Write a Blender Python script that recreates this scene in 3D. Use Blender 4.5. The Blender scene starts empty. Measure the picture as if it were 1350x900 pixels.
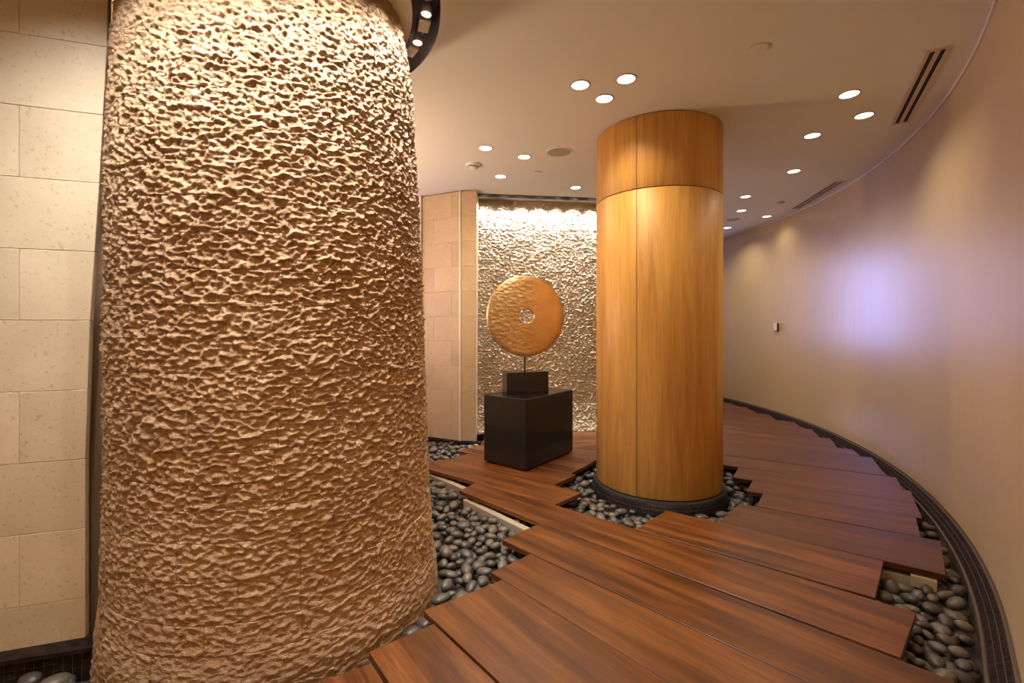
import bpy, bmesh, math, random
import numpy as np
from mathutils import Vector, Matrix

random.seed(7)
R = math.radians
SC = bpy.context.scene
COL = SC.collection

# ------------------------------------------------------------------ camera
H = 1.274            # lens height above the deck (deck top is z = 0)
ZC = 2.85            # ceiling height
F = 600.0            # focal length in pixels of the 1350 px wide frame
CX, CY = 675.0, 430.0
cam = bpy.data.cameras.new('camera')
cam.sensor_fit = 'HORIZONTAL'
cam.sensor_width = 36.0
cam.lens = 36.0 * F / 1350.0
cam.shift_y = (CY - 450.0) / 1350.0
cam.clip_start = 0.02
camo = bpy.data.objects.new('camera', cam)
COL.objects.link(camo)
camo.location = (0, 0, H)
camo.rotation_euler = (R(90), 0, 0)
SC.camera = camo

# ------------------------------------------------------------------ world, exposure, light levels
SC.view_settings.view_transform = 'Standard'
SC.view_settings.look = 'None'
SC.view_settings.gamma = 1.0
SC.view_settings.use_curve_mapping = False
SC.view_settings.exposure = -0.2
w = bpy.data.worlds.new('sky')
SC.world = w
w.use_nodes = True
bg = w.node_tree.nodes['Background']
bg.inputs[0].default_value = (0.36, 0.40, 1.0, 1)      # blue dusk light outside the windows
bg.inputs[1].default_value = 23.0
WARM = (1.0, 0.82, 0.60)
EMBER = (1.0, 0.56, 0.25)
AMBER = (1.0, 0.70, 0.43)
TRACK = (0.93, 0.95, 1.0)
P_DOWN = 36.0        # watts of one ceiling downlight
P_PILLAR = 68.0      # watts of one spot round the stone pillar
P_WALL = 95.0        # watts of one spot in the slot by the back wall
try:
    SC.cycles.use_denoising = True
    SC.cycles.max_bounces = 8
    SC.cycles.diffuse_bounces = 5
    SC.cycles.glossy_bounces = 4
    SC.cycles.caustics_reflective = False
    SC.cycles.caustics_refractive = False
    SC.cycles.sample_clamp_indirect = 6.0
except Exception:
    pass

P_FILL = 60.0        # watts of one unseen lamp added for ambient fill

# ------------------------------------------------------------------ helpers
def fl(px, py, z=0.0):
    """a floor point (at height z) from where it shows in the photograph"""
    y = F * (H - z) / (py - CY)
    return (y * (px - CX) / F, y)

def ce(px, py):
    y = F * (ZC - H) / (CY - py)
    return (y * (px - CX) / F, y)

def tag(o, label=None, cat=None, group=None, kind=None):
    if label: o['label'] = label
    if cat: o['category'] = cat
    if group: o['group'] = group
    if kind: o['kind'] = kind
    return o

def empty(name, loc=(0, 0, 0), rz=0.0):
    o = bpy.data.objects.new(name, None)
    o.empty_display_size = 0.1
    COL.objects.link(o)
    o.location = loc
    o.rotation_euler = (0, 0, rz)
    return o

def link(name, mesh, mat=None, parent=None, loc=None, rz=0.0):
    o = bpy.data.objects.new(name, mesh)
    COL.objects.link(o)
    if mat is not None and not mesh.materials:
        mesh.materials.append(mat)
    if parent is not None: o.parent = parent
    if loc is not None: o.location = loc
    if rz: o.rotation_euler = (0, 0, rz)
    return o

def mesh_from(name, verts, faces, smooth=False):
    m = bpy.data.meshes.new(name)
    m.from_pydata(verts, [], faces)
    if smooth:
        m.polygons.foreach_set('use_smooth', [True] * len(m.polygons))
    m.update()
    return m

class MB:
    def __init__(s): s.v = []; s.f = []
    def add(s, v, f):
        k = len(s.v); s.v += [tuple(p) for p in v]; s.f += [tuple(i + k for i in q) for q in f]
    def box(s, x0, x1, y0, y1, z0, z1):
        s.hexa([(x0, y0), (x1, y0), (x1, y1), (x0, y1)], z0, z1)
    def hexa(s, poly, z0, z1):
        """prism over a counter-clockwise polygon"""
        n = len(poly)
        v = [(p[0], p[1], z0) for p in poly] + [(p[0], p[1], z1) for p in poly]
        f = [tuple(range(n - 1, -1, -1)), tuple(range(n, 2 * n))]
        f += [(i, (i + 1) % n, (i + 1) % n + n, i + n) for i in range(n)]
        s.add(v, f)
    def lathe(s, prof, n=48, cx=0, cy=0, a0=0, a1=2 * math.pi, closed=True):
        full = abs(a1 - a0 - 2 * math.pi) < 1e-6
        m = n if full else n + 1
        v = []
        for i in range(m):
            a = a0 + (a1 - a0) * i / n
            v += [(cx + r * math.cos(a), cy + r * math.sin(a), z) for r, z in prof]
        k = len(prof); f = []
        for i in range(n):
            j = (i + 1) % m
            for t in range(k - 1):
                f.append((i * k + t, j * k + t, j * k + t + 1, i * k + t + 1))
        s.add(v, f)
    def mesh(s, name, smooth=False, fix=True):
        m = mesh_from(name, s.v, s.f, smooth)
        if fix:
            bm = bmesh.new(); bm.from_mesh(m)
            bmesh.ops.recalc_face_normals(bm, faces=bm.faces)
            bm.to_mesh(m); bm.free()
        return m
    def build(s, name, mat, parent=None, smooth=False, loc=None, rz=0.0, bevel=0.0, fix=True):
        m = s.mesh(name, smooth, fix)
        if bevel: bevel_mesh(m, bevel)
        return link(name, m, mat, parent, loc, rz)

def bevel_mesh(m, w_, seg=1):
    bm = bmesh.new(); bm.from_mesh(m)
    es = [e for e in bm.edges if len(e.link_faces) == 2 and e.calc_face_angle(0) > 0.5]
    bmesh.ops.bevel(bm, geom=es, offset=w_, segments=seg, affect='EDGES', clamp_overlap=True)
    bm.to_mesh(m); bm.free()

# ------------------------------------------------------------------ materials
def mat(name, col, rough=0.5, metal=0.0, spec=0.5):
    m = bpy.data.materials.new(name); m.use_nodes = True
    nt = m.node_tree; b = nt.nodes['Principled BSDF']
    b.inputs['Base Color'].default_value = (*col, 1)
    b.inputs['Roughness'].default_value = rough
    b.inputs['Metallic'].default_value = metal
    b.inputs['Specular IOR Level'].default_value = spec
    return m, nt, b

def N(nt, kind, **kw):
    n = nt.nodes.new(kind)
    for k, v in kw.items():
        if hasattr(n, k): setattr(n, k, v)
        else: n.inputs[k].default_value = v
    return n

def ramp(nt, fac, stops):
    n = nt.nodes.new('ShaderNodeValToRGB')
    e = n.color_ramp.elements
    while len(e) < len(stops): e.new(0.5)
    for i, (p, c) in enumerate(stops):
        e[i].position = p; e[i].color = (*c, 1)
    nt.links.new(fac, n.inputs[0])
    return n.outputs[0]

def coords(nt, scale=(1, 1, 1), per_object=False):
    tc = N(nt, 'ShaderNodeTexCoord')
    out = tc.outputs['Object']
    if per_object:
        oi = N(nt, 'ShaderNodeObjectInfo')
        mu = N(nt, 'ShaderNodeMath', operation='MULTIPLY'); mu.inputs[1].default_value = 57.0
        nt.links.new(oi.outputs['Random'], mu.inputs[0])
        ad = N(nt, 'ShaderNodeVectorMath', operation='ADD')
        nt.links.new(out, ad.inputs[0]); nt.links.new(mu.outputs[0], ad.inputs[1])
        out = ad.outputs[0]
    mp = N(nt, 'ShaderNodeMapping'); mp.inputs['Scale'].default_value = scale
    nt.links.new(out, mp.inputs[0])
    return mp.outputs[0]

def noise(nt, vec, scale, detail=4, rough=0.55, dist=0.0):
    n = N(nt, 'ShaderNodeTexNoise')
    n.inputs['Scale'].default_value = scale; n.inputs['Detail'].default_value = detail
    n.inputs['Roughness'].default_value = rough; n.inputs['Distortion'].default_value = dist
    nt.links.new(vec, n.inputs['Vector'])
    return n.outputs['Fac']

def bump(nt, b, h, strength, dist=0.01):
    n = N(nt, 'ShaderNodeBump'); n.inputs['Strength'].default_value = strength; n.inputs['Distance'].default_value = dist
    nt.links.new(h, n.inputs['Height']); nt.links.new(n.outputs[0], b.inputs['Normal'])

def mixc(nt, fac, a, c, mode='MIX'):
    n = nt.nodes.new('ShaderNodeMix'); n.data_type = 'RGBA'; n.blend_type = mode
    for sock, val in ((n.inputs[0], fac), (n.inputs[6], a), (n.inputs[7], c)):
        if isinstance(val, (int, float)): sock.default_value = val
        elif isinstance(val, tuple): sock.default_value = (*val, 1)
        else: nt.links.new(val, sock)
    return n.outputs[2]

def obj_random(nt):
    return N(nt, 'ShaderNodeObjectInfo').outputs['Random']

# rough split limestone: a honey-coloured one for the pillar, a paler one for the back wall
def rough_stone(name, dark, light):
    m, nt, b = mat(name, light, 0.88, 0, 0.3)
    c = coords(nt)
    col = ramp(nt, noise(nt, c, 9, 5), [(0.3, dark), (0.7, light)])
    tone = ramp(nt, obj_random(nt), [(0, (0.90, 0.88, 0.86)), (1, (1.0, 1.0, 1.0))])
    nt.links.new(mixc(nt, 1.0, col, tone, 'MULTIPLY'), b.inputs['Base Color'])
    bump(nt, b, mixc(nt, 0.5, noise(nt, coords(nt, (1, 1, 1.7)), 60, 6, 0.75), noise(nt, coords(nt, (1, 1, 1.4)), 170, 4, 0.7)), 1.0, 0.022)
    return m
M_ROUGH = rough_stone('rough_limestone', (0.57, 0.355, 0.185), (0.71, 0.475, 0.27))
M_PALE = rough_stone('pale_rough_limestone', (0.60, 0.47, 0.31), (0.74, 0.60, 0.43))

# honed limestone tiles
M_TILE, nt, b = mat('honed_limestone', (0.7, 0.6, 0.45), 0.55)
c = coords(nt, (1, 1, 1), True)
col = ramp(nt, noise(nt, c, 3.2, 6, 0.6), [(0.3, (0.52, 0.40, 0.245)), (0.7, (0.62, 0.49, 0.315))])
sp = ramp(nt, noise(nt, c, 55, 3, 0.6), [(0.30, (0.78, 0.74, 0.68)), (0.42, (1, 1, 1))])
col = mixc(nt, 1.0, col, sp, 'MULTIPLY')
tone = ramp(nt, obj_random(nt), [(0, (0.90, 0.90, 0.90)), (1, (1.0, 1.0, 1.0))])
nt.links.new(mixc(nt, 1.0, col, tone, 'MULTIPLY'), b.inputs['Base Color'])
bump(nt, b, noise(nt, c, 60, 4), 0.12, 0.004)

# polished plaster of the curved wall
M_PLASTER, nt, b = mat('polished_plaster', (0.58, 0.42, 0.25), 0.32, 0, 0.8)
c = coords(nt)
col = ramp(nt, noise(nt, c, 0.9, 5, 0.6), [(0.3, (0.61, 0.47, 0.26)), (0.7, (0.68, 0.535, 0.31))])
nt.links.new(col, b.inputs['Base Color'])
c2 = coords(nt, (9, 9, 0.8))
bump(nt, b, noise(nt, c2, 1.2, 3), 0.10, 0.02)

M_CEIL, nt, b = mat('ceiling_paint', (0.80, 0.825, 0.79), 0.7, 0, 0.3)
M_PAINT, nt, b = mat('wall_paint', (0.66, 0.56, 0.42), 0.7, 0, 0.3)

# deck boards: grain runs along each board's own x axis
M_DECK, nt, b = mat('teak_board', (0.3, 0.13, 0.04), 0.34, 0, 0.36)
c = coords(nt, (0.8, 9.0, 9.0), True)
g1 = noise(nt, c, 1.6, 6, 0.62, 0.6)
col = ramp(nt, g1, [(0.25, (0.045, 0.013, 0.003)), (0.5, (0.135, 0.045, 0.009)), (0.75, (0.250, 0.096, 0.021))])
# laminated strips about 14 cm wide
tc = N(nt, 'ShaderNodeTexCoord'); sx = N(nt, 'ShaderNodeSeparateXYZ'); nt.links.new(tc.outputs['Object'], sx.inputs[0])
ym = N(nt, 'ShaderNodeMath', operation='MULTIPLY_ADD'); ym.inputs[1].default_value = 7.0
om = N(nt, 'ShaderNodeMath', operation='MULTIPLY'); om.inputs[1].default_value = 31.0
nt.links.new(obj_random(nt), om.inputs[0]); nt.links.new(sx.outputs[1], ym.inputs[0]); nt.links.new(om.outputs[0], ym.inputs[2])
fm = N(nt, 'ShaderNodeMath', operation='FLOOR'); nt.links.new(ym.outputs[0], fm.inputs[0])
wn = N(nt, 'ShaderNodeTexWhiteNoise', noise_dimensions='1D'); nt.links.new(fm.outputs[0], wn.inputs['W'])
strip = ramp(nt, wn.outputs['Value'], [(0, (0.62, 0.57, 0.52)), (1, (1.12, 1.06, 1.0))])
col = mixc(nt, 1.0, col, strip, 'MULTIPLY')
worn = ramp(nt, noise(nt, coords(nt, (1.2, 3, 3), True), 2.2, 4), [(0.35, (0.80, 0.80, 0.82)), (0.65, (1.05, 1.05, 1.05))])
col = mixc(nt, 1.0, col, worn, 'MULTIPLY')
fine = ramp(nt, noise(nt, coords(nt, (3, 80, 80), True), 1.5, 3), [(0.35, (0.78, 0.75, 0.72)), (0.6, (1, 1, 1))])
nt.links.new(mixc(nt, 1.0, col, fine, 'MULTIPLY'), b.inputs['Base Color'])
rr = N(nt, 'ShaderNodeMapRange'); rr.inputs['To Min'].default_value = 0.26; rr.inputs['To Max'].default_value = 0.5
nt.links.new(g1, rr.inputs[0]); nt.links.new(rr.outputs[0], b.inputs['Roughness'])
bump(nt, b, noise(nt, coords(nt, (2, 50, 50), True), 1.5, 3), 0.08, 0.003)

# figured veneer of the round column
M_VENEER, nt, b = mat('golden_veneer', (0.6, 0.3, 0.08), 0.45, 0, 0.35)
c = coords(nt, (7, 7, 0.55), True)
g = noise(nt, c, 1.5, 5, 0.6, 0.9)
col = ramp(nt, g, [(0.28, (0.47, 0.230, 0.055)), (0.5, (0.61, 0.325, 0.080)), (0.72, (0.70, 0.395, 0.105))])
fine = ramp(nt, noise(nt, coords(nt, (90, 90, 3), True), 1.5, 3), [(0.3, (0.85, 0.82, 0.78)), (0.6, (1, 1, 1))])
nt.links.new(mixc(nt, 1.0, col, fine, 'MULTIPLY'), b.inputs['Base Color'])

M_BLACK, nt, b = mat('black_lacquer', (0.010, 0.008, 0.008), 0.24, 0, 0.6)
bump(nt, b, noise(nt, coords(nt), 6, 3), 0.03, 0.01)
M_MOSAIC, nt, b = mat('dark_mosaic', (0.035, 0.024, 0.02), 0.6, 0, 0.03)
nt.links.new(ramp(nt, noise(nt, coords(nt, (1, 1, 1), True), 30, 3), [(0.3, (0.010, 0.007, 0.005)), (0.7, (0.036, 0.024, 0.018))]), b.inputs['Base Color'])
M_MOSAIC_BLACK, nt, b = mat('black_mosaic', (0.012, 0.010, 0.010), 0.3)
M_GROUT, nt, b = mat('grout', (0.13, 0.10, 0.075), 0.95, 0, 0.0)
M_PEBBLE, nt, b = mat('river_pebble', (0.08, 0.07, 0.06), 0.38)
c = coords(nt, (1, 1, 1), True)
pc = ramp(nt, noise(nt, c, 22, 4), [(0.3, (0.062, 0.053, 0.041)), (0.7, (0.110, 0.095, 0.074))])
tone = ramp(nt, obj_random(nt), [(0, (0.55, 0.53, 0.52)), (0.5, (0.9, 0.9, 0.9)), (1, (1.35, 1.25, 1.1))])
nt.links.new(mixc(nt, 1.0, pc, tone, 'MULTIPLY'), b.inputs['Base Color'])
bump(nt, b, noise(nt, c, 90, 3), 0.08, 0.003)
M_SLAB, nt, b = mat('dark_concrete', (0.05, 0.042, 0.034), 0.9)
M_RAIL, nt, b = mat('joist', (0.36, 0.29, 0.19), 0.6)
M_GAP, nt, b = mat('shadow_gap_black', (0.010, 0.008, 0.007), 0.8)
M_WHITE, nt, b = mat('white_enamel', (0.82, 0.80, 0.78), 0.4)
M_TRIM, nt, b = mat('white_bead', (0.88, 0.84, 0.80), 0.4)
M_RING, nt, b = mat('lamp_ring', (0.50, 0.42, 0.33), 0.4)
M_GRILLE, nt, b = mat('speaker_mesh', (0.42, 0.39, 0.32), 0.6, 0.2)
M_VENT, nt, b = mat('vent_frame', (0.60, 0.50, 0.38), 0.5)
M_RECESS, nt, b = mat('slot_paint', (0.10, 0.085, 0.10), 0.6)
M_DARKPLASTIC, nt, b = mat('dark_plastic', (0.03, 0.025, 0.025), 0.4)
M_ROD, nt, b = mat('blackened_steel', (0.02, 0.016, 0.014), 0.4, 0.6)

def emit(name, col, s):
    m = bpy.data.materials.new(name); m.use_nodes = True; nt = m.node_tree
    for n in list(nt.nodes):
        if n.type != 'OUTPUT_MATERIAL': nt.nodes.remove(n)
    e = nt.nodes.new('ShaderNodeEmission'); e.inputs[0].default_value = (*col, 1); e.inputs[1].default_value = s
    nt.links.new(e.outputs[0], [n for n in nt.nodes if n.type == 'OUTPUT_MATERIAL'][0].inputs[0])
    return m
M_LENS = emit('lamp_lens', (1.0, 0.90, 0.74), 4.0)
M_BULB = emit('spot_bulb', (1.0, 0.94, 0.88), 30.0)

# hammered bronze
M_BRONZE, nt, b = mat('hammered_bronze', (0.70, 0.45, 0.20), 0.36, 1.0)
c = coords(nt)
nt.links.new(ramp(nt, noise(nt, c, 5, 5), [(0.3, (0.66, 0.47, 0.24)), (0.7, (0.84, 0.64, 0.38))]), b.inputs['Base Color'])
vo = N(nt, 'ShaderNodeTexVoronoi'); vo.inputs['Scale'].default_value = 16; nt.links.new(coords(nt, (1, 1, 2.0)), vo.inputs['Vector'])
h2 = mixc(nt, 0.5, vo.outputs['Distance'], noise(nt, coords(nt, (1, 1, 2.2)), 14, 5, 0.6, 1.0))
# the left half of the face is crinkled, the right half rubbed smooth
sx = N(nt, 'ShaderNodeSeparateXYZ'); tc = N(nt, 'ShaderNodeTexCoord'); nt.links.new(tc.outputs['Object'], sx.inputs[0])
mr = N(nt, 'ShaderNodeMapRange'); mr.inputs['From Min'].default_value = -0.05; mr.inputs['From Max'].default_value = 0.15
mr.inputs['To Min'].default_value = 0.5; mr.inputs['To Max'].default_value = 0.04
nt.links.new(sx.outputs[0], mr.inputs[0])
bn = N(nt, 'ShaderNodeBump'); bn.inputs['Distance'].default_value = 0.02
nt.links.new(mr.outputs[0], bn.inputs['Strength']); nt.links.new(h2, bn.inputs['Height']); nt.links.new(bn.outputs[0], b.inputs['Normal'])

M_GLASS = bpy.data.materials.new('window_glass'); M_GLASS.use_nodes = True
nt = M_GLASS.node_tree; b = nt.nodes['Principled BSDF']
nt.nodes.remove(b)
tr = nt.nodes.new('ShaderNodeBsdfTransparent'); gl = nt.nodes.new('ShaderNodeBsdfGlossy'); gl.inputs['Roughness'].default_value = 0.02
mx = nt.nodes.new('ShaderNodeMixShader'); mx.inputs[0].default_value = 0.06
nt.links.new(tr.outputs[0], mx.inputs[1]); nt.links.new(gl.outputs[0], mx.inputs[2])
nt.links.new(mx.outputs[0], [n_ for n_ in nt.nodes if n_.type == 'OUTPUT_MATERIAL'][0].inputs[0])

# ------------------------------------------------------------------ numpy noise for the split stone
def hsh(ix, iy, s):
    n = (ix.astype(np.int64) * 374761393 + iy.astype(np.int64) * 668265263 + s * 144665) & 0xFFFFFFFF
    n = ((n ^ (n >> 13)) * 1274126177) & 0xFFFFFFFF
    return ((n ^ (n >> 16)) & 0xFFFF) / 65535.0

def vn(x, y, s):
    ix = np.floor(x); iy = np.floor(y); fx = x - ix; fy = y - iy
    fx = fx * fx * (3 - 2 * fx); fy = fy * fy * (3 - 2 * fy)
    a = hsh(ix, iy, s); b_ = hsh(ix + 1, iy, s); c_ = hsh(ix, iy + 1, s); d = hsh(ix + 1, iy + 1, s)
    return (a + (b_ - a) * fx) * (1 - fy) + (c_ + (d - c_) * fx) * fy

def worley(x, y, s):
    ix = np.floor(x); iy = np.floor(y); best = np.full(x.shape, 9.0)
    for dx in (-1, 0, 1):
        for dy in (-1, 0, 1):
            px = ix + dx + hsh(ix + dx, iy + dy, s); py = iy + dy + hsh(ix + dx, iy + dy, s + 1)
            best = np.minimum(best, (x - px) ** 2 + (y - py) ** 2)
    return np.sqrt(best)

def split_relief(u, z, s=0):
    """scalloped face of split limestone, metres, about 0 .. 0.035"""
    wu = u + 0.018 * (vn(u / 0.07, z / 0.05, s + 11) - 0.5) + 0.008 * (vn(u / 0.022, z / 0.018, s + 12) - 0.5)
    wz = z + 0.014 * (vn(u / 0.08, z / 0.05, s + 13) - 0.5) + 0.007 * (vn(u / 0.022, z / 0.018, s + 14) - 0.5)
    a = worley(wu / 0.034, wz / 0.0205, s + 21)
    b_ = worley(wu / 0.0175, wz / 0.0115, s + 31)
    c_ = vn(u / 0.016, z / 0.012, s + 41) * 0.6 + vn(u / 0.008, z / 0.007, s + 42) * 0.4
    g_ = vn(u / 0.30, z / 0.22, s + 51)
    return 0.0205 * np.minimum(a, 0.95) + 0.0098 * np.minimum(b_, 0.95) + 0.010 * c_ + 0.006 * (g_ - 0.5)

def stone_patch(surf, u0, u1, z0, z1, res, off, amp=None, seed=0, skirt=0.035, fine=1.0, gain=1.0):
    """one split stone: a relief grid with its four edges turned back into the joint"""
    nu = max(2, int(round((u1 - u0) / res))); nz = max(2, int(round((z1 - z0) / res)))
    us = np.linspace(u0, u1, nu + 1); zs = np.linspace(z0, z1, nz + 1)
    us = np.concatenate([[us[0]], us, [us[-1]]]); zs = np.concatenate([[zs[0]], zs, [zs[-1]]])
    U, Z = np.meshgrid(us, zs)
    d = split_relief(U * fine, Z * fine, seed) * gain
    if amp: d = d * np.interp(Z, *amp)
    d = d + off
    d[1, :] -= 0.001; d[-2, :] -= 0.001; d[:, 1] -= 0.001; d[:, -2] -= 0.001
    d[0, :] = d[-1, :] = -skirt; d[:, 0] = d[:, -1] = -skirt
    P = surf(U, Z, d).reshape(-1, 3)
    W_ = nu + 3; i = np.arange((nz + 2) * (nu + 2)); r_ = i // (nu + 2); q = i % (nu + 2); k = r_ * W_ + q
    Q = np.stack([k, k + 1, k + W_ + 1, k + W_], 1)
    sm = (r_ > 0) & (r_ < nz + 1) & (q > 0) & (q < nu + 1)
    return P, Q, sm

def patch_mesh(P, Q, smooth_flags):
    m = mesh_from('stone_block', P.tolist(), Q.tolist())
    m.polygons.foreach_set('use_smooth', smooth_flags)
    return m

def courses(umin, umax, z0, z1, hmean, wmean, rnd):
    """rows of stones laid in bond"""
    out = []; z = z0
    while z < z1 - 0.02:
        h = hmean * rnd.uniform(0.75, 1.25)
        zt = min(z + h, z1)
        if z1 - zt < 0.05: zt = z1
        u = umin - rnd.uniform(0, wmean) * 0.0
        first = True
        while u < umax - 0.01:
            wd = wmean * (rnd.uniform(0.35, 1.0) if first else rnd.uniform(0.75, 1.3)); first = False
            ut = min(u + wd, umax)
            if umax - ut < 0.08: ut = umax
            out.append((u, ut, z, zt)); u = ut
        z = zt
    return out

# ------------------------------------------------------------------ the setting: shell
WCX, WCY, WR = -3.0, 6.6, 6.92                # centre and radius of the curved wall
WA0 = math.atan2(1.80 - WCY, 1.98 - WCX)      # the curve eases into a straight run near the camera
WA1 = math.asin((8.75 - WCY) / WR)            # far end of the corridor
WST = 0.84                                    # length of that straight run
WLEN = WST + WR * (WA1 - WA0)
def wall_path(s_):
    """point on the inner face of the curved wall and the normal into the room"""
    if s_ >= WST:
        a_ = WA0 + (s_ - WST) / WR
        return Vector((WCX + WR * math.cos(a_), WCY + WR * math.sin(a_))), Vector((-math.cos(a_), -math.sin(a_)))
    c_ = Vector((WCX + WR * math.cos(WA0), WCY + WR * math.sin(WA0))); t_ = Vector((math.cos(R(46.5)), math.sin(R(46.5))))
    return c_ - t_ * (WST - s_), Vector((-t_.y, t_.x))
def sweep(name, prof, m, s0=0.0, s1=None, n=110, parent=None):
    """sweep a closed profile of (distance into the room, z) along the curved wall"""
    s1 = WLEN if s1 is None else s1; v = []; k = len(prof); f = []
    for i in range(n + 1):
        p, nr = wall_path(s0 + (s1 - s0) * i / n)
        v += [(p.x + nr.x * o_, p.y + nr.y * o_, z_) for o_, z_ in prof]
    for i in range(n):
        for t in range(k):
            u = (t + 1) % k; f.append((i * k + t, i * k + u, (i + 1) * k + u, (i + 1) * k + t))
    f += [tuple(range(k)), tuple(n * k + t for t in reversed(range(k)))]
    mb = MB(); mb.add(v, f); return mb.build(name, m, parent)
wall_right = tag(sweep('wall_right', [(0, -.16), (0, -.08), (0, ZC - .03), (0, ZC), (-.15, ZC), (-.15, -.16)], M_PLASTER), kind='structure')
for p in wall_right.data.polygons: p.use_smooth = abs(p.normal.z) < 0.5 and len(p.vertices) == 4
# white bead where the curved wall meets the ceiling
tag(sweep('trim_1', [(.001, ZC - .017), (.010, ZC - .017), (.010, ZC - .001), (.001, ZC - .001)], M_TRIM), kind='structure')

def slab_wall(name, p, q, t, m, z0=-.16, z1=ZC):
    """straight wall from p to q, thickened to the left of p->q"""
    d = Vector((q[0] - p[0], q[1] - p[1])).normalized(); nrm = Vector((-d.y, d.x)) * t
    mb = MB(); mb.hexa([p, q, (q[0] + nrm.x, q[1] + nrm.y), (p[0] + nrm.x, p[1] + nrm.y)], z0, z1)
    return tag(mb.build(name, m), kind='structure')

# out of frame: the shell closes behind the camera
slab_wall('wall_near_right', (1.42, 1.20), (1.47, -2.5), .15, M_PAINT)
slab_wall('wall_rear', (1.62, -2.5), (-3.5, -2.5), .15, M_PAINT)
slab_wall('wall_near_left', (-3.3, -2.5), (-3.3, 1.6), .15, M_PAINT)
# corridor behind the round column: inner wall and end wall with a window
RI = 4.65
b0 = math.atan2(5.80 - WCY, 1.58 - WCX); b1 = math.asin((8.7 - WCY) / RI)
mb = MB(); mb.lathe([(RI, -.16), (RI, ZC), (RI - .15, ZC), (RI - .15, -.16), (RI, -.16)], 40, WCX, WCY, b0, b1)
tag(mb.build('wall_corridor', M_PAINT), kind='structure')

def window_wall(name, p, q, t, u0, u1, z0, z1, m, wname, panes=3):
    """wall with a glazed opening; u runs from p to q, the room lies to the right of p->q"""
    L = math.dist(p, q); ang = math.atan2(q[1] - p[1], q[0] - p[0])
    mb = MB()
    mb.box(0, u0, 0, t, -.16, ZC); mb.box(u1, L, 0, t, -.16, ZC)
    mb.box(u0, u1, 0, t, -.16, z0); mb.box(u0, u1, 0, t, z1, ZC)
    tag(mb.build(name, m, loc=(p[0], p[1], 0), rz=ang), kind='structure')
    fr = MB(); s = .05
    fr.box(u0, u0 + s, .04, .11, z0, z1); fr.box(u1 - s, u1, .04, .11, z0, z1)
    fr.box(u0 + s, u1 - s, .04, .11, z0, z0 + s); fr.box(u0 + s, u1 - s, .04, .11, z1 - s, z1)
    xs = [u0 + s + (u1 - u0 - 2 * s) * i / panes for i in range(panes + 1)]
    for x in xs[1:-1]: fr.box(x - .02, x + .02, .045, .105, z0 + s, z1 - s)
    wo = tag(fr.build(wname, M_WHITE, loc=(p[0], p[1], 0), rz=ang), kind='structure')
    for a_, b_ in zip(xs[:-1], xs[1:]):
        g = MB(); g.box(a_, b_, .072, .078, z0 + s, z1 - s); g.build('pane', M_GLASS, wo)
    la = bpy.data.lights.new('daylight_portal', 'AREA'); la.shape = 'RECTANGLE'; la.size = u1 - u0; la.size_y = z1 - z0
    la.cycles.is_portal = True
    lo = bpy.data.objects.new('daylight_portal', la); COL.objects.link(lo)
    um = (u0 + u1) / 2
    lo.location = (p[0] + um * math.cos(ang) - (t + .01) * math.sin(ang), p[1] + um * math.sin(ang) + (t + .01) * math.cos(ang), (z0 + z1) / 2)
    lo.rotation_euler = (R(90), 0, ang + math.pi) if False else (R(-90), 0, ang)
mb = MB()
mb.box(1.05, 2.66, 8.7, 8.85, -.16, ZC); mb.box(3.50, 3.75, 8.7, 8.85, -.16, ZC)
tag(mb.build('wall_corridor_end', M_PAINT), kind='structure')
slab_wall('wall_added_passage_left', (2.66, 8.85), (2.66, 11.0), .12, M_PAINT)  # unseen passage, added to narrow the daylight falling on the curved wall
slab_wall('wall_added_passage_right', (3.50, 11.0), (3.50, 8.85), .12, M_PAINT)
window_wall('wall_added_passage_end', (2.52, 11.0), (3.64, 11.0), .15, .15, .97, .82, 2.78, M_PAINT, 'window_1', 1)
# left end of the hall, hidden behind the stone pillar
window_wall('wall_far_left', (-2.35, 1.95), (-2.35, 6.2), .15, 2.75, 3.1, 1.1, 2.1, M_PAINT, 'window_2', 1)

# ceiling with the round slot by the pillar and the straight slot by the back wall
SLX, SLY, SLR, SLI = -1.38, 2.12, 1.035, 0.895
bs0, bs1 = Vector((-0.405, 5.40)), Vector((1.60, 5.66))     # front edge of the straight slot
bd = (bs1 - bs0).normalized(); bn2 = Vector((-bd.y, bd.x))
SW = 0.14
bs3, bs2 = bs0 + bn2 * SW, bs1 + bn2 * SW
bm = bmesh.new()
def loop_edges(pts):
    vs = [bm.verts.new((x, y, ZC)) for x, y in pts]
    return [bm.edges.new((vs[i], vs[(i + 1) % len(vs)])) for i in range(len(vs))]
E = loop_edges([(-3.5, -2.65), (1.62, -2.65), (4.2, -2.65), (4.2, 11.16), (-3.5, 11.16)])
E += loop_edges([(SLX + SLR * math.cos(2 * math.pi * i / 96), SLY + SLR * math.sin(2 * math.pi * i / 96)) for i in range(96)])
E += loop_edges([tuple(bs0), tuple(bs1), tuple(bs2), tuple(bs3)])
bmesh.ops.triangle_fill(bm, use_beauty=True, edges=E, normal=(0, 0, -1))
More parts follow.
